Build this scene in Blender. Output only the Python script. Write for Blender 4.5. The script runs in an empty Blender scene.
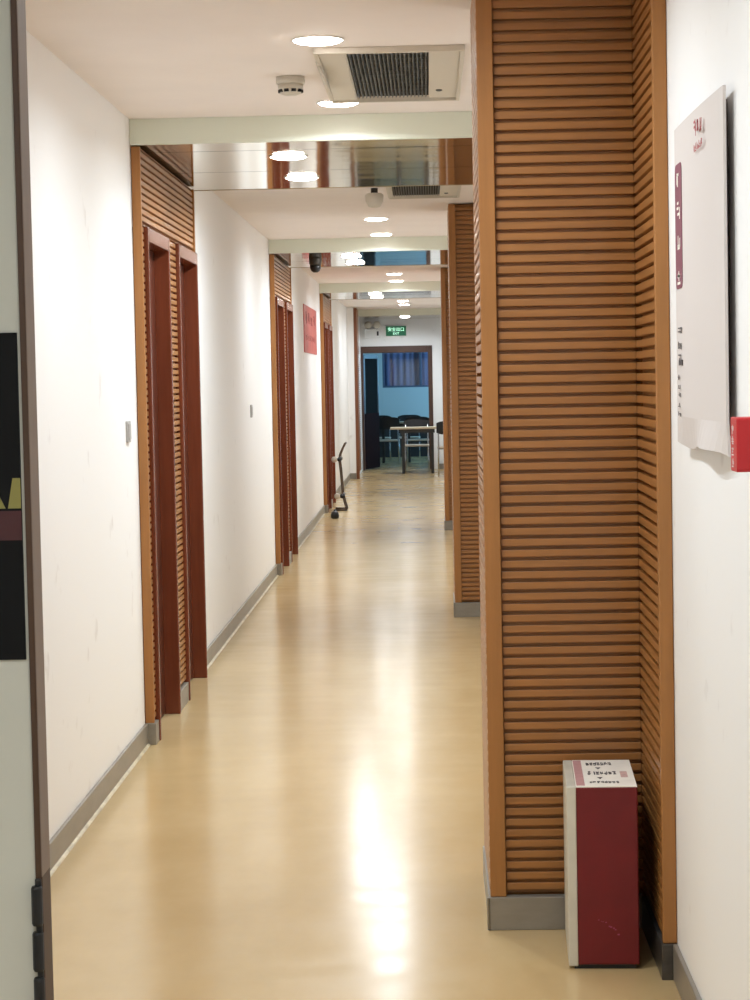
import bpy, bmesh, math, random
from mathutils import Vector, Matrix
random.seed(7)
S = bpy.context.scene
COL = S.collection
PI = math.pi

# ------------------------------------------------------------------ colours and materials
def lin(c):
    r = []
    for v in c:
        v /= 255.0
        r.append(v/12.92 if v <= 0.04045 else ((v+0.055)/1.055)**2.4)
    return (r[0], r[1], r[2], 1.0)

class NT:
    def __init__(self, name):
        self.m = bpy.data.materials.new(name); self.m.use_nodes = True
        self.t = self.m.node_tree; self.b = self.t.nodes['Principled BSDF']
    def n(self, kind, **kw):
        x = self.t.nodes.new(kind)
        for k, v in kw.items():
            if k in x.inputs: x.inputs[k].default_value = v
            else: setattr(x, k, v)
        return x
    def l(self, a, b): self.t.links.new(a, b)

def mat(name, rgb, rough=0.5, metal=0.0, vary=0.0, scale=(8, 8, 8), bump=0.0, bscale=60, spec=0.5, coat=0.0):
    k = NT(name); b = k.b
    b.inputs['Roughness'].default_value = rough
    b.inputs['Metallic'].default_value = metal
    b.inputs['Specular IOR Level'].default_value = spec
    b.inputs['Coat Weight'].default_value = coat
    b.inputs['Coat Roughness'].default_value = 0.12
    c = lin(rgb)
    b.inputs['Base Color'].default_value = c
    if vary or bump:
        tc = k.n('ShaderNodeTexCoord'); mp = k.n('ShaderNodeMapping'); k.l(tc.outputs['Object'], mp.inputs['Vector'])
        mp.inputs['Scale'].default_value = scale
    if vary:
        nz = k.n('ShaderNodeTexNoise', Scale=1.0, Detail=4.0, Roughness=0.6); k.l(mp.outputs[0], nz.inputs['Vector'])
        cr = k.n('ShaderNodeValToRGB')
        cr.color_ramp.elements[0].position = 0.3; cr.color_ramp.elements[1].position = 0.7
        cr.color_ramp.elements[0].color = tuple(x*(1-vary) for x in c[:3])+(1,)
        cr.color_ramp.elements[1].color = tuple(min(1, x*(1+vary*0.6)) for x in c[:3])+(1,)
        k.l(nz.outputs['Fac'], cr.inputs['Fac']); k.l(cr.outputs[0], b.inputs['Base Color'])
    if bump:
        n2 = k.n('ShaderNodeTexNoise', Scale=float(bscale), Detail=2.0); k.l(tc.outputs['Object'], n2.inputs['Vector'])
        bp = k.n('ShaderNodeBump', Strength=bump, Distance=0.002); k.l(n2.outputs['Fac'], bp.inputs['Height'])
        k.l(bp.outputs[0], b.inputs['Normal'])
    return k.m

def emis(name, rgb, strength):
    k = NT(name); k.b.inputs['Base Color'].default_value = lin(rgb)
    k.b.inputs['Emission Color'].default_value = lin(rgb); k.b.inputs['Emission Strength'].default_value = strength
    return k.m

def floor_mat():
    k = NT('beige_vinyl'); b = k.b
    tc = k.n('ShaderNodeTexCoord')
    mp = k.n('ShaderNodeMapping'); mp.inputs['Scale'].default_value = (1.2, 0.55, 1); k.l(tc.outputs['Object'], mp.inputs['Vector'])
    nz = k.n('ShaderNodeTexNoise', Scale=2.2, Detail=5.0, Roughness=0.6); k.l(mp.outputs[0], nz.inputs['Vector'])
    cr = k.n('ShaderNodeValToRGB'); e = cr.color_ramp.elements
    e[0].position, e[1].position = 0.3, 0.72
    e[0].color, e[1].color = lin((189, 160, 112)), lin((202, 174, 128))
    k.l(nz.outputs['Fac'], cr.inputs['Fac']); k.l(cr.outputs[0], b.inputs['Base Color'])
    # scuffed polish
    m2 = k.n('ShaderNodeMapping'); m2.inputs['Scale'].default_value = (1.5, 5.0, 1); k.l(tc.outputs['Object'], m2.inputs['Vector'])
    n2 = k.n('ShaderNodeTexNoise', Scale=1.6, Detail=1.0, Roughness=0.5); k.l(m2.outputs[0], n2.inputs['Vector'])
    mr = k.n('ShaderNodeMapRange'); mr.inputs['From Min'].default_value = 0.35; mr.inputs['From Max'].default_value = 0.7
    mr.inputs['To Min'].default_value = 0.18; mr.inputs['To Max'].default_value = 0.225
    k.l(n2.outputs['Fac'], mr.inputs['Value']); k.l(mr.outputs[0], b.inputs['Roughness'])
    b.inputs['Specular IOR Level'].default_value = 0.45
    return k.m

def wall_mat():
    k = NT('white_wall_paint'); b = k.b
    tc = k.n('ShaderNodeTexCoord')
    nz = k.n('ShaderNodeTexNoise', Scale=7.0, Detail=3.0, Roughness=0.5); k.l(tc.outputs['Object'], nz.inputs['Vector'])
    cr = k.n('ShaderNodeValToRGB'); e = cr.color_ramp.elements
    e[0].position, e[1].position = 0.23, 0.33
    e[0].color, e[1].color = lin((228, 224, 221)), lin((243, 241, 239))
    k.l(nz.outputs['Fac'], cr.inputs['Fac']); k.l(cr.outputs[0], b.inputs['Base Color'])
    b.inputs['Roughness'].default_value = 0.6
    n2 = k.n('ShaderNodeTexNoise', Scale=90.0, Detail=2.0); k.l(tc.outputs['Object'], n2.inputs['Vector'])
    bp = k.n('ShaderNodeBump', Strength=0.08, Distance=0.002); k.l(n2.outputs['Fac'], bp.inputs['Height']); k.l(bp.outputs[0], b.inputs['Normal'])
    return k.m

def soffit_mat():
    k = NT('mirror_metal_strip'); b = k.b
    b.inputs['Base Color'].default_value = lin((222, 214, 194)); b.inputs['Metallic'].default_value = 1.0
    b.inputs['Roughness'].default_value = 0.07
    tc = k.n('ShaderNodeTexCoord'); mp = k.n('ShaderNodeMapping'); mp.inputs['Scale'].default_value = (1.3, 3.0, 1); k.l(tc.outputs['Object'], mp.inputs['Vector'])
    nz = k.n('ShaderNodeTexNoise', Scale=1.0, Detail=1.0); k.l(mp.outputs[0], nz.inputs['Vector'])
    bp = k.n('ShaderNodeBump', Strength=0.25, Distance=0.006); k.l(nz.outputs['Fac'], bp.inputs['Height']); k.l(bp.outputs[0], b.inputs['Normal'])
    return k.m

def glass_mat():
    k = NT('clear_glass'); b = k.b
    tr = k.n('ShaderNodeBsdfTransparent', Color=(0.92, 0.96, 0.98, 1)); gl = k.n('ShaderNodeBsdfGlossy', Roughness=0.02)
    mx = k.n('ShaderNodeMixShader'); mx.inputs[0].default_value = 0.07
    k.l(tr.outputs[0], mx.inputs[1]); k.l(gl.outputs[0], mx.inputs[2])
    k.l(mx.outputs[0], k.t.nodes['Material Output'].inputs['Surface'])
    return k.m

M = dict(
    wall=wall_mat(),
    ceil=mat('ceiling_paint', (240, 231, 226), 0.8, vary=0.03, scale=(2, 2, 2)),
    floor=floor_mat(),
    slat=mat('honey_wood', (160, 106, 54), 0.4, vary=0.16, scale=(3, 3, 45), spec=0.45, coat=0.2),
    board=mat('honey_wood_board', (164, 111, 60), 0.38, vary=0.14, scale=(30, 30, 2.5), spec=0.4),
    door=mat('red_brown_wood', (84, 36, 19), 0.35, vary=0.2, scale=(40, 40, 2)),
    casing=mat('door_casing_wood', (112, 54, 32), 0.25, vary=0.15, scale=(40, 40, 3)),
    skirt=mat('grey_skirting', (146, 139, 128), 0.35, metal=0.25, vary=0.12, scale=(6, 6, 20)),
    bead=mat('pale_bead', (206, 190, 158), 0.25, vary=0.3, scale=(20, 9, 20)),
    fascia=mat('pale_green_panel', (220, 223, 207), 0.35),
    soffit=soffit_mat(),
    soffedge=mat('soffit_edge_trim', (178, 158, 122), 0.3, metal=0.6),
    lamp=emis('lamp_diffuser', (255, 248, 240), 40.0),
    ring=mat('lamp_ring', (240, 238, 232), 0.35),
    plastic=mat('ivory_plastic', (206, 198, 184), 0.4),
    white=mat('white_plastic', (232, 230, 226), 0.4),
    grill=mat('grey_grille_metal', (92, 94, 94), 0.4, metal=0.4),
    hole=mat('dark_cavity', (24, 24, 26), 0.8),
    black=mat('black_plastic', (20, 20, 22), 0.35),
    red=mat('extinguisher_box_red', (108, 7, 16), 0.5, vary=0.16, scale=(9, 9, 9)),
    cream=mat('box_cream', (206, 200, 184), 0.5, vary=0.1, scale=(9, 9, 9)),
    label=mat('label_paper', (250, 244, 232), 0.6, vary=0.05, scale=(20, 20, 20)),
    pink=mat('label_pink', (196, 148, 146), 0.6, vary=0.1, scale=(50, 50, 50)),
    ink=mat('grey_ink', (74, 68, 68), 0.6),
    redink=mat('red_ink', (178, 74, 76), 0.6),
    plum=mat('plum_ink', (128, 70, 84), 0.6),
    sign=mat('sign_board', (214, 205, 200), 0.55),
    signedge=mat('sign_edge', (120, 96, 96), 0.6),
    alarm=mat('alarm_red', (196, 28, 34), 0.35),
    poster=mat('red_poster', (196, 84, 72), 0.5, vary=0.15, scale=(6, 6, 9)),
    doorpane=mat('door_pane_dark', (13, 13, 14), 0.6, spec=0.2),
    reflred=mat('painted_reflection_red', (72, 27, 30), 0.5),
    reflyel=mat('painted_reflection_yellow', (148, 140, 72), 0.5),
    leaf=mat('pale_door_paint', (212, 210, 196), 0.5, vary=0.03, scale=(4, 4, 4)),
    lipping=mat('dark_brown_lipping', (78, 52, 32), 0.5, vary=0.1, scale=(40, 40, 3)),
    edge=mat('taupe_edge', (138, 118, 104), 0.55, vary=0.08, scale=(30, 30, 3)),
    metal=mat('steel', (150, 148, 144), 0.3, metal=1.0),
    pole=mat('dark_pole', (88, 72, 58), 0.35, metal=0.5),
    chairback=mat('chair_black', (22, 23, 27), 0.4),
    chrome=mat('chrome_leg', (176, 178, 182), 0.25, metal=1.0),
    seat=mat('chair_seat_pale', (196, 184, 168), 0.5),
    table=mat('table_laminate', (198, 182, 156), 0.4, vary=0.06, scale=(12, 4, 4)),
    tleg=mat('table_leg_dark', (40, 38, 38), 0.4),
    roomwall=mat('far_room_wall', (206, 214, 216), 0.7),
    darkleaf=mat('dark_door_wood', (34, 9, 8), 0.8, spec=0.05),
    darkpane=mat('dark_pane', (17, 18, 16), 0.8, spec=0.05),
    frame=mat('dark_frame_wood', (72, 46, 34), 0.4),
    sash=mat('window_sash', (92, 104, 128), 0.4),
    curtain=mat('violet_curtain', (136, 132, 168), 0.8, vary=0.25, scale=(9, 9, 0.6)),
    exit=emis('exit_green', (10, 92, 60), 0.35),
    exitink=emis('exit_white', (196, 255, 226), 1.3),
    glass=glass_mat(),
)

# ------------------------------------------------------------------ mesh helpers
def box(bm, x0, x1, y0, y1, z0, z1):
    v = [bm.verts.new(p) for p in ((x0,y0,z0),(x1,y0,z0),(x1,y1,z0),(x0,y1,z0),(x0,y0,z1),(x1,y0,z1),(x1,y1,z1),(x0,y1,z1))]
    for f in ((3,2,1,0),(4,5,6,7),(0,1,5,4),(1,2,6,5),(2,3,7,6),(3,0,4,7)): bm.faces.new([v[i] for i in f])
    return v

def prism(bm, pts, depth, mtx):
    """outline pts (u,v) extruded along w by depth, mapped by mtx"""
    a = [bm.verts.new(mtx @ Vector((u, v, 0))) for u, v in pts]
    b = [bm.verts.new(mtx @ Vector((u, v, depth))) for u, v in pts]
    bm.faces.new(a[::-1]); bm.faces.new(b); n = len(pts)
    for i in range(n): bm.faces.new((a[i], a[(i+1) % n], b[(i+1) % n], b[i]))

def lathe(bm, prof, c=(0, 0, 0), n=24, axis='z'):
    rings = []
    for r, h in prof:
        ring = []
        for i in range(n):
            a = 2*PI*i/n; p = (r*math.cos(a), r*math.sin(a), h)
            if axis == 'y': p = (p[0], p[2], p[1])
            if axis == 'x': p = (p[2], p[0], p[1])
            ring.append(bm.verts.new((c[0]+p[0], c[1]+p[1], c[2]+p[2])))
        rings.append(ring)
    for k in range(len(rings)-1):
        for i in range(n): bm.faces.new((rings[k][i], rings[k][(i+1) % n], rings[k+1][(i+1) % n], rings[k+1][i]))
    bm.faces.new(rings[0][::-1]); bm.faces.new(rings[-1])

def tube(bm, pts, r, n=10):
    pts = [Vector(p) for p in pts]; rings = []
    for i, p in enumerate(pts):
        d = (pts[min(i+1, len(pts)-1)]-pts[max(i-1, 0)]).normalized()
        u = d.cross(Vector((0, 0, 1)) if abs(d.z) < 0.9 else Vector((0, 1, 0))).normalized(); w = d.cross(u)
        rings.append([bm.verts.new(p+u*(r*math.cos(2*PI*k/n))+w*(r*math.sin(2*PI*k/n))) for k in range(n)])
    for a, b in zip(rings, rings[1:]):
        for k in range(n): bm.faces.new((a[k], a[(k+1) % n], b[(k+1) % n], b[k]))
    bm.faces.new(rings[0][::-1]); bm.faces.new(rings[-1])

def rounded(w, h, r, n=5):
    pts = []
    for cx, cy, a0 in ((w/2-r, h/2-r, 0), (-w/2+r, h/2-r, PI/2), (-w/2+r, -h/2+r, PI), (w/2-r, -h/2+r, 1.5*PI)):
        for i in range(n+1):
            a = a0+PI/2*i/n; pts.append((cx+r*math.cos(a), cy+r*math.sin(a)))
    return pts

def obj(name, bm, m, parent=None, bevel=0.0, smooth=False):
    bmesh.ops.recalc_face_normals(bm, faces=bm.faces[:])
    me = bpy.data.meshes.new(name); bm.to_mesh(me); bm.free()
    o = bpy.data.objects.new(name, me); COL.objects.link(o)
    me.materials.append(m if not isinstance(m, str) else M[m])
    if smooth:
        for p in me.polygons: p.use_smooth = True
    if bevel:
        b = o.modifiers.new('bevel', 'BEVEL'); b.width = bevel; b.segments = 2; b.limit_method = 'ANGLE'
    if parent: o.parent = parent
    return o

def boxes(name, lst, m, parent=None, bevel=0.0):
    bm = bmesh.new()
    for a in lst: box(bm, *a)
    return obj(name, bm, m, parent, bevel)

def tag(o, label, cat, group=None):
    o['label'] = label; o['category'] = cat
    if group: o['group'] = group
    return o

def thing(name, label, cat, loc=(0, 0, 0), rz=0.0, group=None):
    o = bpy.data.objects.new(name, None); COL.objects.link(o); o.empty_display_size = 0.1
    o.location = loc; o.rotation_euler = (0, 0, rz)
    return tag(o, label, cat, group)

def dup(root, loc, label, group=None, rz=0.0):
    r = root.copy(); COL.objects.link(r); r.location = loc; r.rotation_euler = (0, 0, rz)
    r['label'] = label
    if group: r['group'] = group
    for ch in list(root.children):
        c = ch.copy(); COL.objects.link(c); c.parent = r
        for g in list(ch.children):
            d = g.copy(); COL.objects.link(d); d.parent = c
    return r

def struct(o): o['kind'] = 'structure'; return o

PITCH = 0.0293
def slats(bm, n_axis, sign, plane, u0, u1, z0, z1, thick=0.02):
    """ribbed facing: horizontal ribs, face at `plane`, looking along sign*n_axis ('x' or 'y')."""
    prof = [(-thick, z0)]
    z = z0
    while z < z1-1e-6:
        for d, dz in ((-0.016, 0.0), (-0.016, 0.0085), (-0.0012, 0.0098), (0.0, 0.0115), (-0.0003, 0.0275), (-0.001, 0.0291)):
            zz = z+dz
            if zz < z1: prof.append((d, zz))
        z += PITCH
    prof += [(-0.016, z1), (-thick, z1)]
    def P(u, d, zz): return (plane+sign*d, u, zz) if n_axis == 'x' else (u, plane+sign*d, zz)
    a = [bm.verts.new(P(u0, d, zz)) for d, zz in prof]; b = [bm.verts.new(P(u1, d, zz)) for d, zz in prof]
    n = len(prof)
    for i in range(n): bm.faces.new((a[i], a[(i+1) % n], b[(i+1) % n], b[i]))
    bm.faces.new(a); bm.faces.new(b[::-1])

def glyphs(bm, x, y, w, h, seed, P, t=0.0006, density=5):
    """a little cluster of brush strokes standing in for one illegible character; P maps (u, v, w) to space"""
    r = random.Random(seed)
    for _ in range(density):
        if r.random() < 0.5:
            u0 = x+r.uniform(0, .35)*w; u1 = x+r.uniform(.6, 1)*w; v0 = y+r.uniform(0, .86)*h; v1 = v0+.13*h
        else:
            u0 = x+r.uniform(0, .86)*w; u1 = u0+.14*w; v0 = y+r.uniform(0, .4)*h; v1 = y+r.uniform(.6, 1)*h
        v = [bm.verts.new(P(a, b, c)) for c in (0, t) for a, b in ((u0, v0), (u1, v0), (u1, v1), (u0, v1))]
        for f in ((3,2,1,0),(4,5,6,7),(0,1,5,4),(1,2,6,5),(2,3,7,6),(3,0,4,7)): bm.faces.new([v[i] for i in f])

# ------------------------------------------------------------------ dimensions (metres; y runs down the corridor, eye height 1.5)
XL, XLP = -1.202, -1.164            # left plaster, face of its wood panels
XR = 0.592                         # right plaster
HC, HS = 2.58, 2.478              # ceiling, underside of the dropped strips
STEP = 7.64
A0, AL = 8.80, 2.02                # first alcove start and its length
YE = 35.2                          # end wall
ALC = [A0+STEP*k for k in range(3)]

# ------------------------------------------------------------------ the setting
struct(boxes('floor', [(-3.6, 3.0, -3.0, 41.6, -0.12, 0.0)], 'floor'))
segs = [(-3.0, A0)]+[(ALC[k]+AL, (ALC+[32.2])[k+1]) for k in range(3)]
wl = [(XL-0.18, XL, a, b, 0, HC+0.02) for a, b in segs]
wl += [(XL-0.18, XL-0.07, a-0.02, a+AL+0.02, 0, HC+0.02) for a in ALC]
wl += [(XL-0.18, -1.105, 32.2, YE, 0, HC+0.02)]
struct(boxes('wall_left', wl, 'wall'))
struct(boxes('wall_right', [(XR, XR+0.15, -3.0, YE, 0, HC+0.02)], 'wall'))
struct(boxes('wall_back', [(XL, XR, -3.12, -3.0, 0, HC+0.02)], 'wall'))
struct(boxes('ceiling', [(-3.6, 3.0, -3.0, 41.6, HC, HC+0.12)], 'ceil'))
DX0, DX1, DZ = -1.095, 0.075, 2.035
struct(boxes('wall_end', [(-3.6, DX0, YE, YE+0.14, 0, HC), (DX1, 3.0, YE, YE+0.14, 0, HC), (DX0, DX1, YE, YE+0.14, DZ, HC)], 'wall'))

# skirtings
sk = []
for a, b in segs:
    sk.append((XL, XL+0.012, a, b-0.002, 0, 0.09))
sk.append((-1.28, -1.105, 32.188, 32.2, 0, 0.09))
struct(boxes('baseboard_left', sk, 'skirt', bevel=0.002))
bm = bmesh.new()
for a, b in segs:
    prism(bm, [(XL+0.012, 0.0), (XL+0.022, 0.0), (XL+0.02, 0.003), (XL+0.012, 0.008)], b-a-0.01, Matrix(((1,0,0,0),(0,0,1,a),(0,1,0,0),(0,0,0,1))))
struct(obj('trim_1', bm, 'bead'))  # pale, patchy strip along the foot of the left skirting
struct(boxes('baseboard_right', [(XR-0.012, XR, -2.99, 5.25, 0, 0.09), (XR-0.012, XR, 6.6, 13.3, 0, 0.09), (XR-0.012, XR, 14.1, 20.9, 0, 0.09), (XR-0.012, XR, 21.8, YE, 0, 0.09)], 'skirt', bevel=0.002))
struct(boxes('baseboard_end', [(DX1+0.07, XR, YE-0.012, YE, 0, 0.09)], 'skirt', bevel=0.002))

# dropped strips over the alcoves: pale fascia, mirror-finish strips
tn = 2
for i, a in enumerate([A0-STEP]+ALC+[33.3]):
    b = min(a+AL+0.14, YE)
    struct(boxes('trim_%d' % tn, [(XL+0.001, XR-0.001, a-0.02, a, HS-0.004, HC)], 'fascia', bevel=0.002)); tn += 1
    st = []
    cuts = [0.0, 0.33, 1.24, 2.16]
    for c0, c1 in zip(cuts, cuts[1:]):
        st.append((XL+0.001, XR-0.001, a+c0+0.004, min(a+c1, b)-0.004, HS, HS+0.03))
    if b-a > 1.9:
        struct(boxes('trim_%d' % tn, st, 'soffit')); tn += 1
        struct(boxes('trim_%d' % tn, [(XL+0.001, XR-0.001, b, b+0.008, HS-0.002, HC), (XL+0.001, XR-0.001, a, b, HS+0.03, HS+0.04)], 'soffedge')); tn += 1
    else:
        struct(boxes('trim_%d' % tn, [(XL+0.001, XR-0.001, a, b, HS, HS+0.03)], 'soffit')); tn += 1

# ------------------------------------------------------------------ left alcoves: ribbed panels with two doors each
ord_al = ['nearest', 'second', 'third']
dn = 1
DOORS = [(0.125, 0.815), (1.24, 1.98)]
for k, a in enumerate(ALC):
    t = thing('slatted_wall_panel', 'honey wood slatted panel framing the %s pair of dark doors on left wall' % ord_al[k], 'wall panel', (XLP, a, 0), group='slatted panels on the left wall')
    bm = bmesh.new()
    zt = HS-0.008
    X = -0.003
    slats(bm, 'x', 1, X, 0.022, AL-0.03, 2.162, zt, 0.03)
    slats(bm, 'x', 1, X, 0.022, DOORS[0][0]-0.03, 0.095, 2.162, 0.03)
    slats(bm, 'x', 1, X, DOORS[0][1]+0.03, DOORS[1][0]-0.03, 0.095, 2.162, 0.03)
    obj('slat_facing', bm, 'slat', t)
    boxes('edge_board', [(-0.036, 0.001, 0.0, 0.022, 0.0905, zt)], 'board', t, 0.002)
    boxes('edge_board', [(-0.036, 0.004, AL-0.03, AL, 0.0905, zt)], 'board', t, 0.002)
    boxes('skirting', [(-0.037, 0.008, -0.004, DOORS[0][0]-0.03, 0.0, 0.09)], 'skirt', t, 0.002)
    boxes('skirting', [(-0.037, 0.008, DOORS[0][1]+0.03, DOORS[1][0]-0.03, 0.0, 0.09)], 'skirt', t, 0.002)
    for d0, d1 in DOORS:
        d = bpy.data.objects.new('door_%d' % dn, None); COL.objects.link(d); d.location = (XLP, a+(d0+d1)/2, 0); struct(d); dn += 1
        w = (d1-d0)/2
        boxes('door_frame', [(-0.106, 0.014, -w-0.028, -w, 0, 2.15), (-0.106, 0.014, w, w+0.028, 0, 2.15), (-0.106, 0.014, -w, w, 2.09, 2.15)], 'casing', d, 0.004)
        boxes('door_leaf', [(-0.09, -0.055, -w+0.002, w-0.002, 0.006, 2.088)], 'door', d, 0.002)

# corner cladding at the narrowing before the end wall
t = thing('slatted_wall_panel', 'narrow brown slatted strip on left corner just before the far doorway', 'wall panel', (-1.105, 32.2, 0))
bm = bmesh.new(); slats(bm, 'x', 1, 0.045, 0.024, 1.0, 0.095, HC-0.01, 0.03); obj('slat_facing', bm, 'slat', t)
boxes('edge_board', [(0.002, 0.05, -0.004, 0.024, 0.0, HC-0.01)], mat('dark_edge_board', (120, 70, 40), 0.4), t, 0.002)

# ------------------------------------------------------------------ right slatted pillars
def pillar(y0, label, x0=0.143, x1=0.5575, depth=0.64):
    t = thing('slatted_pillar', label, 'pillar', (0, y0, 0), group='slatted pillars along the right wall')
    zt = HC-0.006
    bm = bmesh.new(); slats(bm, 'y', -1, 0.018, x0+0.046, x1, 0.095, zt, 0.03)
    obj('front_slat_facing', bm, 'slat', t)
    bm = bmesh.new(); slats(bm, 'x', -1, x0, 0.026, depth-0.03, 0.095, zt, 0.03)
    obj('side_slat_facing', bm, 'slat', t)
    boxes('core', [(x0+0.028, XR-0.001, 0.05, depth, 0.0, zt)], 'board', t)
    boxes('edge_board', [(x0+0.001, x0+0.044, 0.0, 0.026, 0.0905, zt)], 'board', t, 0.002)
    boxes('edge_board', [(x0+0.001, x0+0.03, depth-0.03, depth, 0.0905, zt)], 'board', t, 0.002)
    boxes('skirting', [(x0-0.004, x1, -0.006, 0.03, 0.0, 0.09), (x0-0.004, x0+0.03, 0.03, depth+0.004, 0.0, 0.09)], 'skirt', t, 0.002)
    bm = bmesh.new()
    tube(bm, [(x0-0.005, -0.007, 0.09), (x0-0.005, -0.007, 0.002)], 0.004, 8)
    obj('corner_bead', bm, 'metal', t)
    return t
pillar(5.74, 'large honey wood slatted pillar nearest the camera, behind red extinguisher box')
pillar(13.36, 'second slatted pillar on right, glimpsed just left of the nearest pillar')
pillar(21.05, 'farthest slatted pillar on right, a sliver near the far chair')

t = thing('slatted_wall_panel', 'narrow slatted panel on right wall between near pillar and white wall', 'wall panel', (XR, 5.24, 0))
zt = HC-0.006
bm = bmesh.new(); slats(bm, 'x', -1, -0.034, 0.024, 0.512, 0.095, zt, 0.03); obj('slat_facing', bm, 'slat', t)
boxes('edge_board', [(-0.036, -0.001, 0.0, 0.024, 0.0905, zt)], 'board', t, 0.003)
boxes('skirting', [(-0.04, -0.001, -0.006, 0.49, 0.0, 0.09)], mat('dark_skirting', (86, 82, 78), 0.3, metal=0.4, vary=0.2, scale=(10, 10, 30)), t, 0.002)

# ------------------------------------------------------------------ downlights
def make_lamp():
    t = thing('downlight', '', 'ceiling light', (0, 0, 0), group='round recessed ceiling downlights')
    bm = bmesh.new(); n = 32
    prof = [(0.078, -0.0005), (0.085, -0.001), (0.086, -0.003), (0.083, -0.0055), (0.079, -0.006), (0.078, -0.003)]
    rings = [[bm.verts.new((r*math.cos(2*PI*i/n), r*math.sin(2*PI*i/n), h)) for i in range(n)] for r, h in prof]
    for q in range(len(rings)):
        A, B = rings[q], rings[(q+1) % len(rings)]
        for i in range(n): bm.faces.new((A[i], A[(i+1) % n], B[(i+1) % n], B[i]))
    obj('trim_ring', bm, 'ring', t, smooth=True)
    bm = bmesh.new(); lathe(bm, [(0.078, -0.001), (0.077, -0.006), (0.066, -0.011), (0.045, -0.014), (0.02, -0.0155)], n=32)
    obj('diffuser', bm, 'lamp', t, smooth=True)
    return t
lamp0 = make_lamp()
L_BASE = [(3.5, HC, -0.33, 'hidden'), (4.95, HC, -0.22, 'near'), (6.85, HC, -0.33, 'ceiling'), (8.40, HC, -0.33, 'ceiling'), (9.38, HS, -0.59, 'soffit'), (10.36, HS, -0.59, 'soffit')]
ORD = ['first', 'second', 'third', 'fourth', 'fifth', 'sixth', 'seventh', 'eighth']
cnt = {'ceiling': 0, 'soffit': 0, 'hidden': 0, 'near': 0}
lamps = []
POWER = 15.5
first = True
for k in range(-1, 4):
    for y, z, x, kind in L_BASE:
        yy = y+STEP*k
        if yy > YE-0.6 or yy < -1.5: continue
        if k == -1 and kind == 'soffit': continue
        if kind == 'near' and k != 0: continue
        if k == 3 and kind == 'soffit':
            if y > 10: continue
            yy, x = 34.1, -0.35
        if kind == 'hidden' and k < 0: continue
        vis = k >= 0 and kind in ('ceiling', 'soffit')
        if vis:
            i = cnt[kind]; cnt[kind] += 1
            lab = 'bright round downlight in the %s, %s one from the camera' % ('white ceiling' if kind == 'ceiling' else 'mirrored soffits', ORD[i])
        else:
            far = ['', 'just past the first mirrored soffit, hidden by it', 'just past the second mirrored soffit, hidden by it', 'just past the third mirrored soffit, hidden by it']
            if kind == 'near': why = 'overhead between the near sign board and pillar'
            elif kind == 'hidden': why = far[k] if k else 'overhead just beyond the pale open door'
            else: why = 'overhead %s the camera' % ('right behind' if y < 7.5 else 'just in front of')
            lab = 'round downlight '+why
        if first:
            lamp0.location = (x, yy, z); lamp0['label'] = lab; first = False
        else:
            dup(lamp0, (x, yy, z), lab)
        ld = bpy.data.lights.new('downlight_beam', 'AREA'); ld.shape = 'DISK'; ld.size = 0.07; ld.energy = POWER
        ld.color = (0.80, 0.915, 1.0); ld.spread = math.radians(164)
        if k == 3 and kind == 'soffit': ld.energy *= 1.5
        if kind in ('near', 'hidden') and k == 0: ld.energy *= 0.95
        lo = bpy.data.objects.new('downlight_beam', ld); COL.objects.link(lo); lo.location = (x, yy, z-0.0185)
        lamps.append((lo, k, kind))

# ------------------------------------------------------------------ air grilles in the ceiling
def air_grille(y0, y1, label, x=-0.1, left=True):
    t = thing('air_grille', label, 'air vent', (x, y0, HC))
    xl = -0.24 if left else -0.165
    L = y1-y0
    boxes('panel', [(-0.155+0.0, -0.15, 0, L, -0.012, 0), (xl, -0.155, 0, L, -0.012, 0), (0.122, 0.225, 0.03, L-0.03, -0.012, 0)], 'plastic', t, 0.002)
    boxes('frame', [(xl-0.01, 0.24, -0.022, 0.0, -0.02, 0), (xl-0.01, 0.24, L, L+0.022, -0.02, 0), (0.225, 0.24, 0, L, -0.02, 0), (xl-0.016, xl, 0, L, -0.016, 0)], 'plastic', t, 0.002)
    bm = bmesh.new()
    n = 19
    for i in range(n):
        x = -0.148+0.268*(i+0.5)/n
        prism(bm, [(-0.0035, -0.010), (-0.0015, -0.010), (0.0035, -0.001), (0.0015, -0.001)], L-0.06, Matrix(((1,0,0,x),(0,0,1,0.03),(0,1,0,0),(0,0,0,1))))
    for j in range(1, 12):
        y = 0.03+(L-0.06)*j/12
        box(bm, -0.148, 0.12, y-0.002, y+0.002, -0.004, -0.0015)
    obj('louvre', bm, 'grill', t)
    boxes('cavity', [(-0.15, 0.122, 0.02, L-0.02, -0.001, -0.0002)], 'hole', t)
    bm = bmesh.new(); lathe(bm, [(0.012, -0.012), (0.012, -0.016), (0.006, -0.018)], (0.16, L-0.25, 0), 12); obj('catch', bm, 'grill', t)
    if not left: return t
    bm = bmesh.new()
    prism(bm, [(0.0, 0.0), (0.006, 0.0), (0.03, -0.05), (0.024, -0.052)], L*0.45, Matrix(((1,0,0,-0.262),(0,0,1,L*0.22),(0,1,0,-0.002),(0,0,0,1))))
    obj('hanging_flap', bm, 'plastic', t)
    return t
air_grille(7.05, 8.27, 'beige ceiling panel with dark louvred return air grille beside nearest downlights')
air_grille(11.45, 12.72, 'second ceiling air panel just beyond the first mirrored soffit', -0.035, False)

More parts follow.
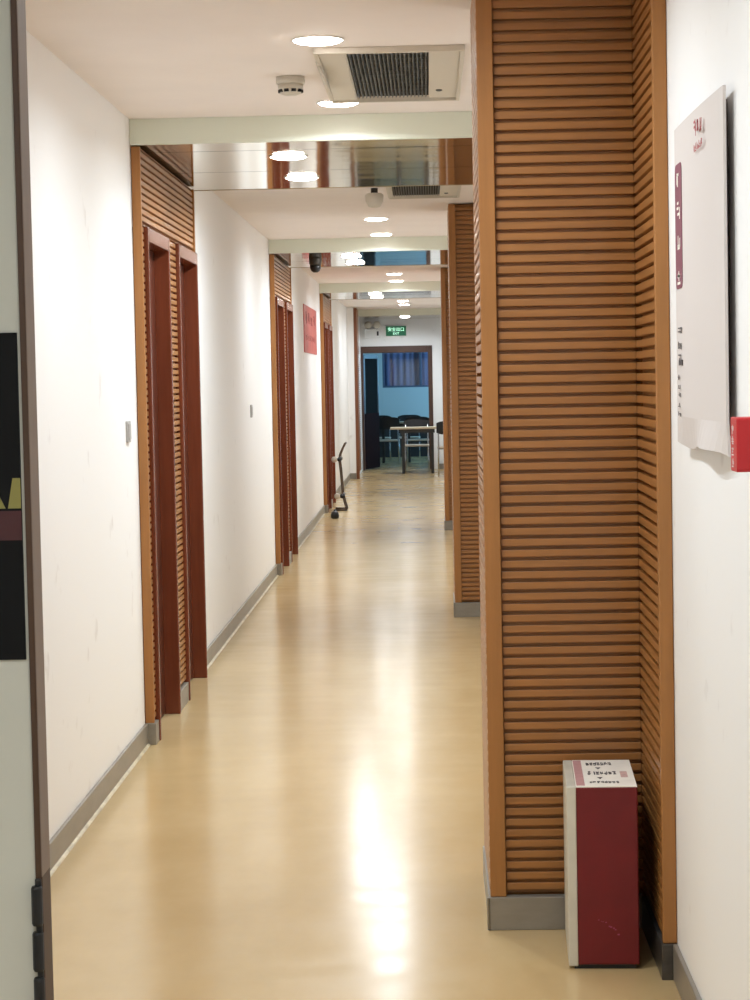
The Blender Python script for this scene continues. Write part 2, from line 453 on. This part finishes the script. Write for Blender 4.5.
# smoke detectors
t = thing('smoke_detector', 'ivory round smoke detector on the ceiling left of the near air grille', 'smoke detector', (-0.47, 7.68, HC))
bm = bmesh.new(); lathe(bm, [(0.05, 0), (0.052, -0.02), (0.05, -0.026)], n=32); obj('base', bm, 'plastic', t, smooth=True)
bm = bmesh.new(); lathe(bm, [(0.046, -0.026), (0.045, -0.042), (0.036, -0.06), (0.02, -0.066)], n=32); obj('sensor_head', bm, 'plastic', t, smooth=True)
bm = bmesh.new()
for i in range(10):
    a = 2*PI*i/10; c, s = math.cos(a), math.sin(a)
    m = Matrix(((c, -s, 0, 0), (s, c, 0, 0), (0, 0, 1, 0), (0, 0, 0, 1)))
    vs = box(bm, 0.030, 0.0445, -0.008, 0.008, -0.056, -0.046)
    for v in vs: v.co = m @ v.co
obj('vent_slot', bm, 'hole', t)
t = thing('smoke_detector', 'ivory smoke detector on a short dark mount beside the second air panel', 'smoke detector', (-0.285, 12.2, HC+0.001))
bm = bmesh.new(); lathe(bm, [(0.02, 0), (0.02, -0.04)], n=20); obj('mount', bm, 'black', t)
bm = bmesh.new(); lathe(bm, [(0.04, -0.03), (0.052, -0.04), (0.05, -0.075), (0.034, -0.105), (0.02, -0.11)], n=28); obj('sensor_head', bm, 'plastic', t, smooth=True)

# dome camera
t = thing('ceiling_dome_camera', 'small dark dome camera hanging below the second mirrored soffit, left side', 'camera', (-0.885, 17.2, HS+0.004))
bm = bmesh.new(); lathe(bm, [(0.05, 0), (0.052, -0.012), (0.05, -0.05), (0.046, -0.06)], n=28); obj('housing', bm, mat('camera_grey', (70, 66, 62), 0.4), t, smooth=True)
bm = bmesh.new(); lathe(bm, [(0.045, -0.06), (0.044, -0.085), (0.034, -0.108), (0.016, -0.12)], n=28); obj('dome', bm, 'black', t, smooth=True)

# ------------------------------------------------------------------ left wall fittings
M['switch'] = mat('switch_grey', (176, 172, 168), 0.5)
def switch(y, z, label):
    t = thing('light_switch', label, 'light switch', (XL, y, z), group='light switches on the left wall')
    bm = bmesh.new(); prism(bm, rounded(0.086, 0.086, 0.008), 0.009, Matrix(((0,0,1,0),(1,0,0,0),(0,1,0,0),(0,0,0,1)))); obj('faceplate', bm, M['switch'], t, 0.001)
    boxes('rocker', [(0.009, 0.0125, -0.03, 0.03, -0.03, 0.03)], M['switch'], t, 0.001)
switch(8.5, 1.31, 'small light switch on left wall beside the nearest door panel')
switch(14.45, 1.3, 'tiny light switch on left wall between first and second door pairs')

t = thing('wall_poster', 'long red poster on the left wall past the second pair of doors', 'poster', (XL, 22.0, 2.01))
boxes('board', [(0.0, 0.008, -1.15, 1.15, -0.235, 0.235)], 'poster', t)
def Pp(u, v, w): return (0.008+w, u, v)
M['posterink'] = mat('poster_ink', (160, 56, 48), 0.6)
for i in range(4):
    bm = bmesh.new(); glyphs(bm, -0.9+0.46*i, 0.05, 0.34, 0.13, 40+i, Pp, 0.001, 7); obj('faded_character', bm, 'posterink', t)
for i in range(8):
    bm = bmesh.new(); glyphs(bm, -0.9+0.22*i, -0.12, 0.15, 0.07, 60+i, Pp, 0.001, 6); obj('faded_character', bm, 'posterink', t)

# ------------------------------------------------------------------ right wall: sign board and call point
t = thing('sign_board', 'white notice board on the right wall with plum band and red lettering', 'sign', (0.567, 4.415, 1.695))
bm = bmesh.new()
# slightly bowed sheet standing off the wall, its lower edge curling
NU, NV = 14, 12
def sheet(u, v, off):
    x = 0.0 - 0.004*math.sin(PI*u) + (0.012*math.sin(2*PI*u*1.05) if v == 0 else 0.0) + 0.006*(u-0.5)
    y = 0.455-0.75*u
    z = -0.35+0.70*v - (0.012*max(0, math.sin(2.2*PI*u)) if v == 0 else 0)
    return (x+off, y, z)
g = {}
for s, off in ((0, 0.0), (1, 0.006)):
    for i in range(NU+1):
        for j in range(NV+1): g[s, i, j] = bm.verts.new(sheet(i/NU, j/NV, off))
for i in range(NU):
    for j in range(NV):
        bm.faces.new((g[0,i,j], g[0,i+1,j], g[0,i+1,j+1], g[0,i,j+1])); bm.faces.new((g[1,i,j+1], g[1,i+1,j+1], g[1,i+1,j], g[1,i,j]))
for i in range(NU):
    for j in (0, NV): bm.faces.new((g[0,i,j], g[0,i+1,j], g[1,i+1,j], g[1,i,j]))
for j in range(NV):
    for i in (0, NU): bm.faces.new((g[0,i,j], g[0,i,j+1], g[1,i,j+1], g[1,i,j]))
obj('sheet', bm, 'sign', t, smooth=False)
boxes('backing', [(0.012, XR-0.567, -0.2, 0.43, -0.32, 0.335)], 'signedge', t)
def Ps(u, v, w): return (-0.0085-w, -u, v)   # u runs towards the camera
for i in range(3):
    bm = bmesh.new(); glyphs(bm, -0.06+0.045*i, 0.29, 0.038, 0.036, 5+i, Ps, 0.0006, 5); obj('red_character', bm, 'redink', t)
for i in range(6):
    bm = bmesh.new(); glyphs(bm, -0.06+0.023*i, 0.257, 0.018, 0.02, 15+i, Ps, 0.0006, 4); obj('red_character', bm, 'redink', t)
bm = bmesh.new()
prism(bm, rounded(0.12, 0.275, 0.02), 0.001, Matrix(((0,0,-1,-0.0045),(-1,0,0,0.372),(0,1,0,0.130),(0,0,0,1))))
band = obj('plum_band', bm, 'plum', t)
def Pb(u, v, w): return (-0.0056-w, -u, v)
for i in range(4):
    bm = bmesh.new(); glyphs(bm, -0.402, 0.21-0.07*i, 0.06, 0.045, 70+i, Pb, 0.0006, 4); obj('pale_character', bm, 'label', t)
for i in range(3):
    bm = bmesh.new(); glyphs(bm, -0.415, -0.115-0.03*i, 0.08, 0.022, 80+i, Pb, 0.0006, 3); obj('dark_lettering', bm, 'ink', t)
boxes('dark_bar', [(-0.006, -0.0045, 0.325, 0.395, -0.178, -0.166)], 'ink', t)
for i in range(5):
    bm = bmesh.new(); glyphs(bm, -0.415, -0.212-0.02*i, 0.05, 0.014, 90+i, Pb, 0.0006, 3); obj('dark_lettering', bm, 'ink', t)

t = thing('fire_call_point', 'small red fire alarm call point on right wall below the sign', 'fire alarm', (XR+0.002, 3.86, 1.37))
bm = bmesh.new(); prism(bm, rounded(0.075, 0.098, 0.006), 0.047, Matrix(((0,0,-1,0),(1,0,0,0),(0,1,0,0),(0,0,0,1)))); obj('housing', bm, 'alarm', t, 0.002)
bm = bmesh.new()
def Pc(u, v, w): return (-0.047-w, -u, v)
for i in range(4): glyphs(bm, 0.004-0.026, 0.018-0.02*i, 0.024, 0.017, 30+i, Pc, 0.0006, 5)
obj('white_lettering', bm, 'white', t)

# ------------------------------------------------------------------ fire extinguisher box on the floor
t = thing('extinguisher_box', 'red and cream fire extinguisher box on the floor beside the near pillar', 'extinguisher box', (0.350, 5.342, 0), rz=math.radians(-2.2))
W, D, H = 0.157, 0.37, 0.467
boxes('red_body', [(0.003, W, 0.0, D, 0.012, H-0.003)], 'red', t, 0.003)
boxes('cream_side', [(-0.021, 0.003, -0.001, D+0.001, 0.008, H)], 'cream', t, 0.003)
boxes('plinth', [(-0.006, W-0.008, 0.01, D-0.01, 0.0, 0.012)], 'black', t)
top = boxes('top_label', [(0.003, W-0.001, 0.001, D-0.001, H-0.003, H)], 'label', t)
bm = bmesh.new(); box(bm, 0.005, 0.026, 0.01, D-0.01, H, H+0.0006); obj('pink_margin', bm, 'pink', top)
def Pt(u, v, w): return (u, v, H+w)
for r_, (yy, hh, n_, w_) in enumerate(((0.30, 0.05, 7, 0.0095), (0.17, 0.05, 7, 0.0105), (0.045, 0.03, 8, 0.0095))):
    bm = bmesh.new()
    for i in range(n_): glyphs(bm, 0.038+i*w_*1.02, yy-hh/2+0.01, w_*0.95, hh, 200+10*r_+i, Pt, 0.0006, 8)
    obj('printed_line', bm, 'ink', top)
for yy in (0.245, 0.108):
    bm = bmesh.new(); prism(bm, [(0.061, yy+0.012), (0.075, yy+0.012), (0.068, yy-0.012)], 0.0006, Matrix.Translation((0, 0, H))); obj('printed_arrow', bm, 'ink', top)
bm = bmesh.new(); box(bm, 0.122, 0.14, 0.12, 0.2, H, H+0.0006); obj('pink_stamp', bm, mat('stamp', (214, 178, 170), 0.6, vary=0.2, scale=(80, 80, 80)), top)
bm = bmesh.new()
r = random.Random(3)
for i in range(9):
    u = 0.055+0.006*i+r.uniform(-.002, .002); v = 0.125-0.004*i+r.uniform(-.006, .006)
    w_ = r.uniform(.001, .004)
    vs = box(bm, u, u+w_*1.6, -0.0006, 0.0, v, v+w_)
obj('scuff_mark', bm, mat('scuff', (150, 62, 96), 0.6), t)

# ------------------------------------------------------------------ foreground: pale door standing open, with dark window pane
t = thing('open_door', 'pale door standing open at the left edge, brown edge strip', 'door', (-0.4865, 2.6, 0))
boxes('leaf', [(-0.70, -0.0087, 0.0, 0.04, 0.006, 2.2)], 'leaf', t, 0.002)
boxes('edge_lipping', [(-0.0087, -0.001, -0.004, 0.044, 0.006, 2.2)], 'lipping', t, 0.001)
boxes('edge_strip', [(-0.001, 0.0, -0.004, 0.05, 0.895, 2.2)], 'edge', t, 0.001)
boxes('edge_strip', [(-0.001, 0.0, -0.004, 0.05, 0.006, 0.895)], 'lipping', t, 0.001)
h = boxes('hinge', [(-0.009, -0.001, -0.009, -0.004, 0.66, 0.894)], 'black', t, 0.002)
bm = bmesh.new()
for i in range(4): lathe(bm, [(0.006, 0.665+0.057*i), (0.0072, 0.668+0.057*i), (0.0072, 0.711+0.057*i), (0.006, 0.714+0.057*i)], (-0.0065, -0.009, 0), 14)
obj('hinge_knuckle', bm, 'black', h, smooth=False)
t = thing('dark_door_pane', 'black window pane with painted red and yellow reflections on the pale door', 'poster', (-0.4865, 2.6, 0))
boxes('sheet', [(-0.55, -0.0125, -0.004, -0.001, 1.165, 1.565)], 'doorpane', t)
boxes('red_reflection', [(-0.55, -0.0128, -0.005, -0.004, 1.312, 1.348)], 'reflred', t)  # dim reflection in the pane, painted as flat red and yellow shapes
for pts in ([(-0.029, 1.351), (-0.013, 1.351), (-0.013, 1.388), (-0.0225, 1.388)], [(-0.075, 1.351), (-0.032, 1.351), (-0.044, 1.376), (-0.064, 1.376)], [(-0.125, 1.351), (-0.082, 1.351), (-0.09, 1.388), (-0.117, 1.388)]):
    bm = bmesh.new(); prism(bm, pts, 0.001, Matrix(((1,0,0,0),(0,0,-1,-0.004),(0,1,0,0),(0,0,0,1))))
    obj('yellow_reflection', bm, 'reflyel', t)

# ------------------------------------------------------------------ bent pole stand and black doorstop at the third doors
t = thing('pole_stand', 'thin dark bent pole stand with pale round clamps by the third doors', 'stand', (-1.0, 24.6, 0))
for s in (-0.16, 0.16):
    bm = bmesh.new()
    pts = []
    key = [(0.034, 0.77), (0.004, 0.71), (-0.026, 0.64), (-0.034, 0.58), (-0.02, 0.45), (-0.01, 0.30), (-0.002, 0.19), (0.014, 0.11), (0.04, 0.02)]
    for (x0, z0), (x1, z1) in zip(key, key[1:]):
        for q in range(3): pts.append((x0+(x1-x0)*q/3, s, z0+(z1-z0)*q/3))
    pts.append((0.042, s, 0.012))
    tube(bm, pts, 0.0095, 10); obj('pole', bm, 'pole', t, smooth=True)
bm = bmesh.new()
tube(bm, [(0.035, -0.16, 0.77), (0.036, 0.16, 0.77)], 0.0115); obj('top_rail', bm, 'pole', t, smooth=True)
for s in (-0.16, 0.16):
    bm = bmesh.new(); tube(bm, [(-0.10, s, 0.012), (0.045, s, 0.012)], 0.012); obj('foot_bar', bm, 'pole', t, smooth=True)
for z, x in ((0.59, -0.03), (0.17, -0.006)):
    bm = bmesh.new(); tube(bm, [(x, -0.175, z), (x, 0.175, z)], 0.026, 12); c = obj('clamp', bm, 'black', t, smooth=True)
    bm = bmesh.new(); lathe(bm, [(0.026, -0.2), (0.034, -0.195), (0.034, -0.165), (0.026, -0.16)], (x-0.058, 0, z), 16, 'y'); obj('pale_knob', bm, 'seat', c, smooth=True)
    bm = bmesh.new(); tube(bm, [(x-0.05, -0.16, z), (x, -0.16, z)], 0.012, 8); obj('knob_arm', bm, 'black', c)
t = thing('doorstop', 'black round doorstop on the floor in front of the bent pole stand', 'doorstop', (-1.035, 23.1, 0))
bm = bmesh.new(); lathe(bm, [(0.034, 0), (0.044, 0.012), (0.046, 0.04), (0.038, 0.07), (0.018, 0.084)], n=24); obj('rubber_body', bm, 'black', t, smooth=True)
bm = bmesh.new(); lathe(bm, [(0.012, 0.084), (0.013, 0.094), (0.006, 0.098)], n=14); obj('cap', bm, 'tleg', t)

# ------------------------------------------------------------------ end wall doorway, signs
d = bpy.data.objects.new('door_%d' % dn, None); COL.objects.link(d); d.location = ((DX0+DX1)/2, YE, 0); struct(d); dn += 1
w = (DX1-DX0)/2
boxes('door_frame', [(-w, -w+0.035, -0.015, 0.15, 0, DZ), (w-0.07, w, -0.015, 0.15, 0, DZ), (-w+0.035, w-0.07, -0.015, 0.15, DZ-0.11, DZ)], 'frame', d, 0.004)
# leaf swung into the far room, hinged on the left jamb
lf = bpy.data.objects.new('door_leaf', None); COL.objects.link(lf); lf.parent = d; lf.location = (-w+0.04, 0.15, 0); lf.rotation_euler = (0, 0, math.radians(76))
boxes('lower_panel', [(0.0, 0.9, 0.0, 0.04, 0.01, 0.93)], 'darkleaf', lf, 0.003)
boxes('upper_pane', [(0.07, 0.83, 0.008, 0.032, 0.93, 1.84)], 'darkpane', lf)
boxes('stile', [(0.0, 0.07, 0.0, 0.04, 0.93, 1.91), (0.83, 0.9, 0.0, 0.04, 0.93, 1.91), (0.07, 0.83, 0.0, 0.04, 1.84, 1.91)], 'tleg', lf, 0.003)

def text_mesh(body, size):
    cu = bpy.data.curves.new('lettering', 'FONT'); cu.body = body; cu.size = size; cu.align_x = 'CENTER'; cu.align_y = 'CENTER'; cu.extrude = 0.0015
    o = bpy.data.objects.new('lettering', cu); COL.objects.link(o); bpy.context.view_layer.update()
    me = bpy.data.meshes.new_from_object(o.evaluated_get(bpy.context.evaluated_depsgraph_get()))
    bpy.data.objects.remove(o); return me
t = thing('exit_sign', 'green lit emergency exit sign on the end wall over the far doorway', 'exit sign', (-0.51, YE, 2.28))
boxes('housing', [(-0.175, 0.175, -0.03, 0.0, -0.09, 0.09)], 'white', t, 0.003)
boxes('lit_panel', [(-0.165, 0.165, -0.034, -0.03, -0.08, 0.08)], 'exit', t)
for body, size, z in (('安全出口', 0.068, 0.022), ('EXIT', 0.05, -0.043)):
    me = text_mesh(body, size); me.materials.clear(); me.materials.append(M['exitink'])
    o = bpy.data.objects.new('lettering', me); COL.objects.link(o); o.parent = t; o.location = (0, -0.0345, z); o.rotation_euler = (PI/2, 0, 0)

t = thing('emergency_light', 'white twin-head emergency light left of the green exit sign', 'emergency light', (-0.895, YE+0.003, 2.17))
boxes('battery_box', [(-0.135, 0.135, -0.07, 0.0, 0.0, 0.15)], 'white', t, 0.006)
boxes('indicator', [(0.07, 0.1, -0.073, -0.07, 0.04, 0.11)], 'black', t)
for s in (-0.075, 0.075):
    bm = bmesh.new(); lathe(bm, [(0.03, 0.0), (0.055, -0.03), (0.06, -0.07), (0.056, -0.075)], (s, -0.01, 0.215), 20, 'y'); hd = obj('lamp_head', bm, 'plastic', t, smooth=True)
    boxes('bracket', [(s-0.012, s+0.012, -0.05, -0.02, 0.148, 0.17)], 'grill', hd)

# ------------------------------------------------------------------ far room
RY1, RX0, RX1 = 41.0, -3.0, 2.2
struct(boxes('wall_far', [(RX0-0.1, -0.87, RY1, RY1+0.12, 0, HC), (0.45, RX1+0.1, RY1, RY1+0.12, 0, HC), (-0.87, 0.45, RY1, RY1+0.12, 0, 1.33), (-0.87, 0.45, RY1, RY1+0.12, 2.25, HC)], 'roomwall'))
struct(boxes('shade_strip_far', [(RX0+0.001, RX1-0.001, RY1-0.02, RY1, 0, 0.6)], mat('shade_strip_dark', (46, 42, 42), 0.5), bevel=0.002))  # dark strip added to the far wall, standing in for shade low down
WZ0, WZ1 = 1.15, 2.25
struct(boxes('wall_side_right', [(RX1, RX1+0.12, YE+0.14, 37.6, 0, HC), (RX1, RX1+0.12, 40.6, RY1, 0, HC), (RX1, RX1+0.12, 37.6, 40.6, 0, WZ0), (RX1, RX1+0.12, 37.6, 40.6, WZ1, HC)], 'roomwall'))
struct(boxes('wall_side_left', [(RX0-0.1, RX0, YE+0.14, RY1, 0, HC)], 'roomwall'))
def window(name, mtx, wd, ht, mull, curtains=False):
    wn = bpy.data.objects.new(name, None); COL.objects.link(wn); wn.matrix_world = mtx; struct(wn)
    fr = [(0, wd, -0.02, 0.05, 0, 0.035), (0, wd, -0.02, 0.05, ht-0.035, ht), (0, 0.035, -0.02, 0.05, 0.035, ht-0.035), (wd-0.035, wd, -0.02, 0.05, 0.035, ht-0.035)]
    for m in mull: fr.append((m-0.02, m+0.02, -0.02, 0.05, 0.035, ht-0.035))
    boxes('window_frame', fr, 'sash', wn, 0.003)
    boxes('pane', [(0.03, wd-0.03, 0.01, 0.016, 0.03, ht-0.03)], 'glass', wn)
    if curtains:
        bm = bmesh.new(); n = 90; front, back = [], []
        for i in range(n+1):
            u = wd*i/n; q = 0.06+0.012*math.sin(u*52)+0.006*math.sin(u*23)
            front.append((u, q)); back.append((u, q+0.004))
        pts = front+back[::-1]
        a = [bm.verts.new((u, q, 0.0)) for u, q in pts]; b = [bm.verts.new((u, q, ht)) for u, q in pts]
        for i in range(len(pts)): j = (i+1) % len(pts); bm.faces.new((a[i], a[j], b[j], b[i]))
        obj('curtain', bm, 'curtain', wn, smooth=True)
    return wn
window('window_1', Matrix.Translation((-0.87, RY1+0.02, 1.33)), 1.32, 0.92, [0.73], True)
window('added_window', Matrix.Translation((RX1+0.02, 40.6, WZ0)) @ Matrix.Rotation(-PI/2, 4, 'Z'), 3.0, WZ1-WZ0, [1.0, 2.0])  # unseen side window, added so blue daylight reaches the far room

# ------------------------------------------------------------------ tables and chairs
def make_table(label, loc):
    t = thing('dining_table', label, 'table', loc)
    bm = bmesh.new(); prism(bm, rounded(0.80, 0.6, 0.02), 0.028, Matrix.Translation((0, 0, 0.70))); obj('tabletop', bm, 'table', t, 0.003)
    boxes('apron', [(-0.26, 0.30, -0.24, -0.22, 0.64, 0.70)], 'tleg', t)
    boxes('apron', [(-0.26, 0.30, 0.22, 0.24, 0.64, 0.70)], 'tleg', t)
    for sx in (-0.2, 0.26):
        for sy in (-0.22, 0.22): boxes('leg', [(sx-0.022, sx+0.022, sy-0.022, sy+0.022, 0, 0.70)], 'tleg', t, 0.003)
    return t
tb = make_table('dining table with pale top standing in front of the far doorway', (-0.21, 33.95, 0))
dup(tb, (-0.62, 38.4, 0), 'dining table in the dark far room behind the two chair backs')

def make_chair(label, loc, rz):
    t = thing('dining_chair', label, 'chair', loc, rz, 'black backed dining chairs at the far end')
    bm = bmesh.new(); prism(bm, rounded(0.40, 0.40, 0.05), 0.028, Matrix.Translation((0, 0, 0.405))); obj('seat', bm, 'seat', t, 0.006)
    bm = bmesh.new(); n = 10; ring = []
    for i in range(n+1):
        u = -0.21+0.42*i/n; q = -0.215+0.28*u*u*2.2; e = 0.03*(abs(u)/0.21)**4
        ring.append((u, q, e))
    F = [[bm.verts.new((u, q-o, z)) for u, q, e in ring for z in ()] for o in ()]
    gr = {}
    for s, o in ((0, 0.0), (1, -0.016)):
        for i, (u, q, e) in enumerate(ring):
            gr[s, i, 0] = bm.verts.new((u, q+o, 0.62+e)); gr[s, i, 1] = bm.verts.new((u, q+o-0.02, 0.83-e))
    for i in range(n):
        bm.faces.new((gr[0,i,0], gr[0,i+1,0], gr[0,i+1,1], gr[0,i,1])); bm.faces.new((gr[1,i,1], gr[1,i+1,1], gr[1,i+1,0], gr[1,i,0]))
        for j in (0, 1): bm.faces.new((gr[0,i,j], gr[0,i+1,j], gr[1,i+1,j], gr[1,i,j]))
    for i in (0, n): bm.faces.new((gr[0,i,0], gr[0,i,1], gr[1,i,1], gr[1,i,0]))
    obj('backrest', bm, 'chairback', t)
    for s in (-0.18, 0.18):
        bm = bmesh.new(); tube(bm, [(s, 0.17, 0.41), (s*1.04, 0.19, 0.0)], 0.011); obj('leg', bm, 'chrome', t, smooth=True)
        bm = bmesh.new(); tube(bm, [(s, -0.205, 0.76), (s, -0.2, 0.6), (s, -0.185, 0.42), (s*1.04, -0.23, 0.0)], 0.011); obj('leg', bm, 'chrome', t, smooth=True)
    bm = bmesh.new(); tube(bm, [(-0.18, 0.17, 0.40), (-0.18, -0.18, 0.40), (0.18, -0.18, 0.40), (0.18, 0.17, 0.40)], 0.009); obj('seat_frame', bm, 'chairback', t)
    return t
ch = make_chair('chair drawn up behind the table at the far doorway, pale seat', (-0.2, 34.5, 0), PI)
dup(ch, (0.325, 33.36, 0), 'black chair at right end of the table, half hidden by far pillar', rz=0.0)
dup(ch, (-0.72, 37.6, 0), 'left of two black chairs in the dark far room, back turned', rz=0.0)
dup(ch, (-0.9, 39.2, 0), 'black chair on the far side of the dark room table, left one', rz=PI)
dup(ch, (-0.36, 39.2, 0), 'black chair on the far side of the dark room table, right one', rz=PI)
dup(ch, (-0.2, 37.6, 0), 'right of two black chairs in the dark far room, back turned', rz=0.0)

# ------------------------------------------------------------------ daylight for the far room, through an added, unseen side window
ld = bpy.data.lights.new('daylight', 'AREA'); ld.shape = 'RECTANGLE'; ld.size = 2.9; ld.size_y = 1.05; ld.energy = 330; ld.color = (0.30, 0.66, 1.0)
lo = bpy.data.objects.new('daylight', ld); COL.objects.link(lo); lo.location = (RX1+0.35, 39.1, 1.7); lo.rotation_euler = (0, PI/2, 0)
wd = bpy.data.worlds.new('sky'); S.world = wd; wd.use_nodes = True
wd.node_tree.nodes['Background'].inputs[0].default_value = (0.30, 0.42, 0.75, 1); wd.node_tree.nodes['Background'].inputs[1].default_value = 0.25

# ------------------------------------------------------------------ camera
cd = bpy.data.cameras.new('camera'); cam = bpy.data.objects.new('camera', cd); COL.objects.link(cam)
R = ((0.9994989976, 0.0183188266, -0.0258103524), (0.0247301633, 0.0569260364, 0.9980720642), (-0.0197527901, 0.9982103220, -0.0564444887))
cam.matrix_world = Matrix(((R[0][0], R[0][1], -R[0][2], 0), (R[1][0], R[1][1], -R[1][2], 0), (R[2][0], R[2][1], -R[2][2], 1.5), (0, 0, 0, 1)))
cd.sensor_fit = 'AUTO'; cd.sensor_width = 36; cd.lens = 36*2.139; cd.clip_start = 0.02; cd.clip_end = 200
S.camera = cam

S.view_settings.view_transform = 'Standard'; S.view_settings.look = 'None'; S.view_settings.gamma = 1; S.view_settings.use_curve_mapping = False
S.view_settings.exposure = 0.0
try:
    S.cycles.caustics_reflective = False; S.cycles.caustics_refractive = False
    S.cycles.max_bounces = 10; S.cycles.diffuse_bounces = 5; S.cycles.sample_clamp_indirect = 6.0
except Exception: pass
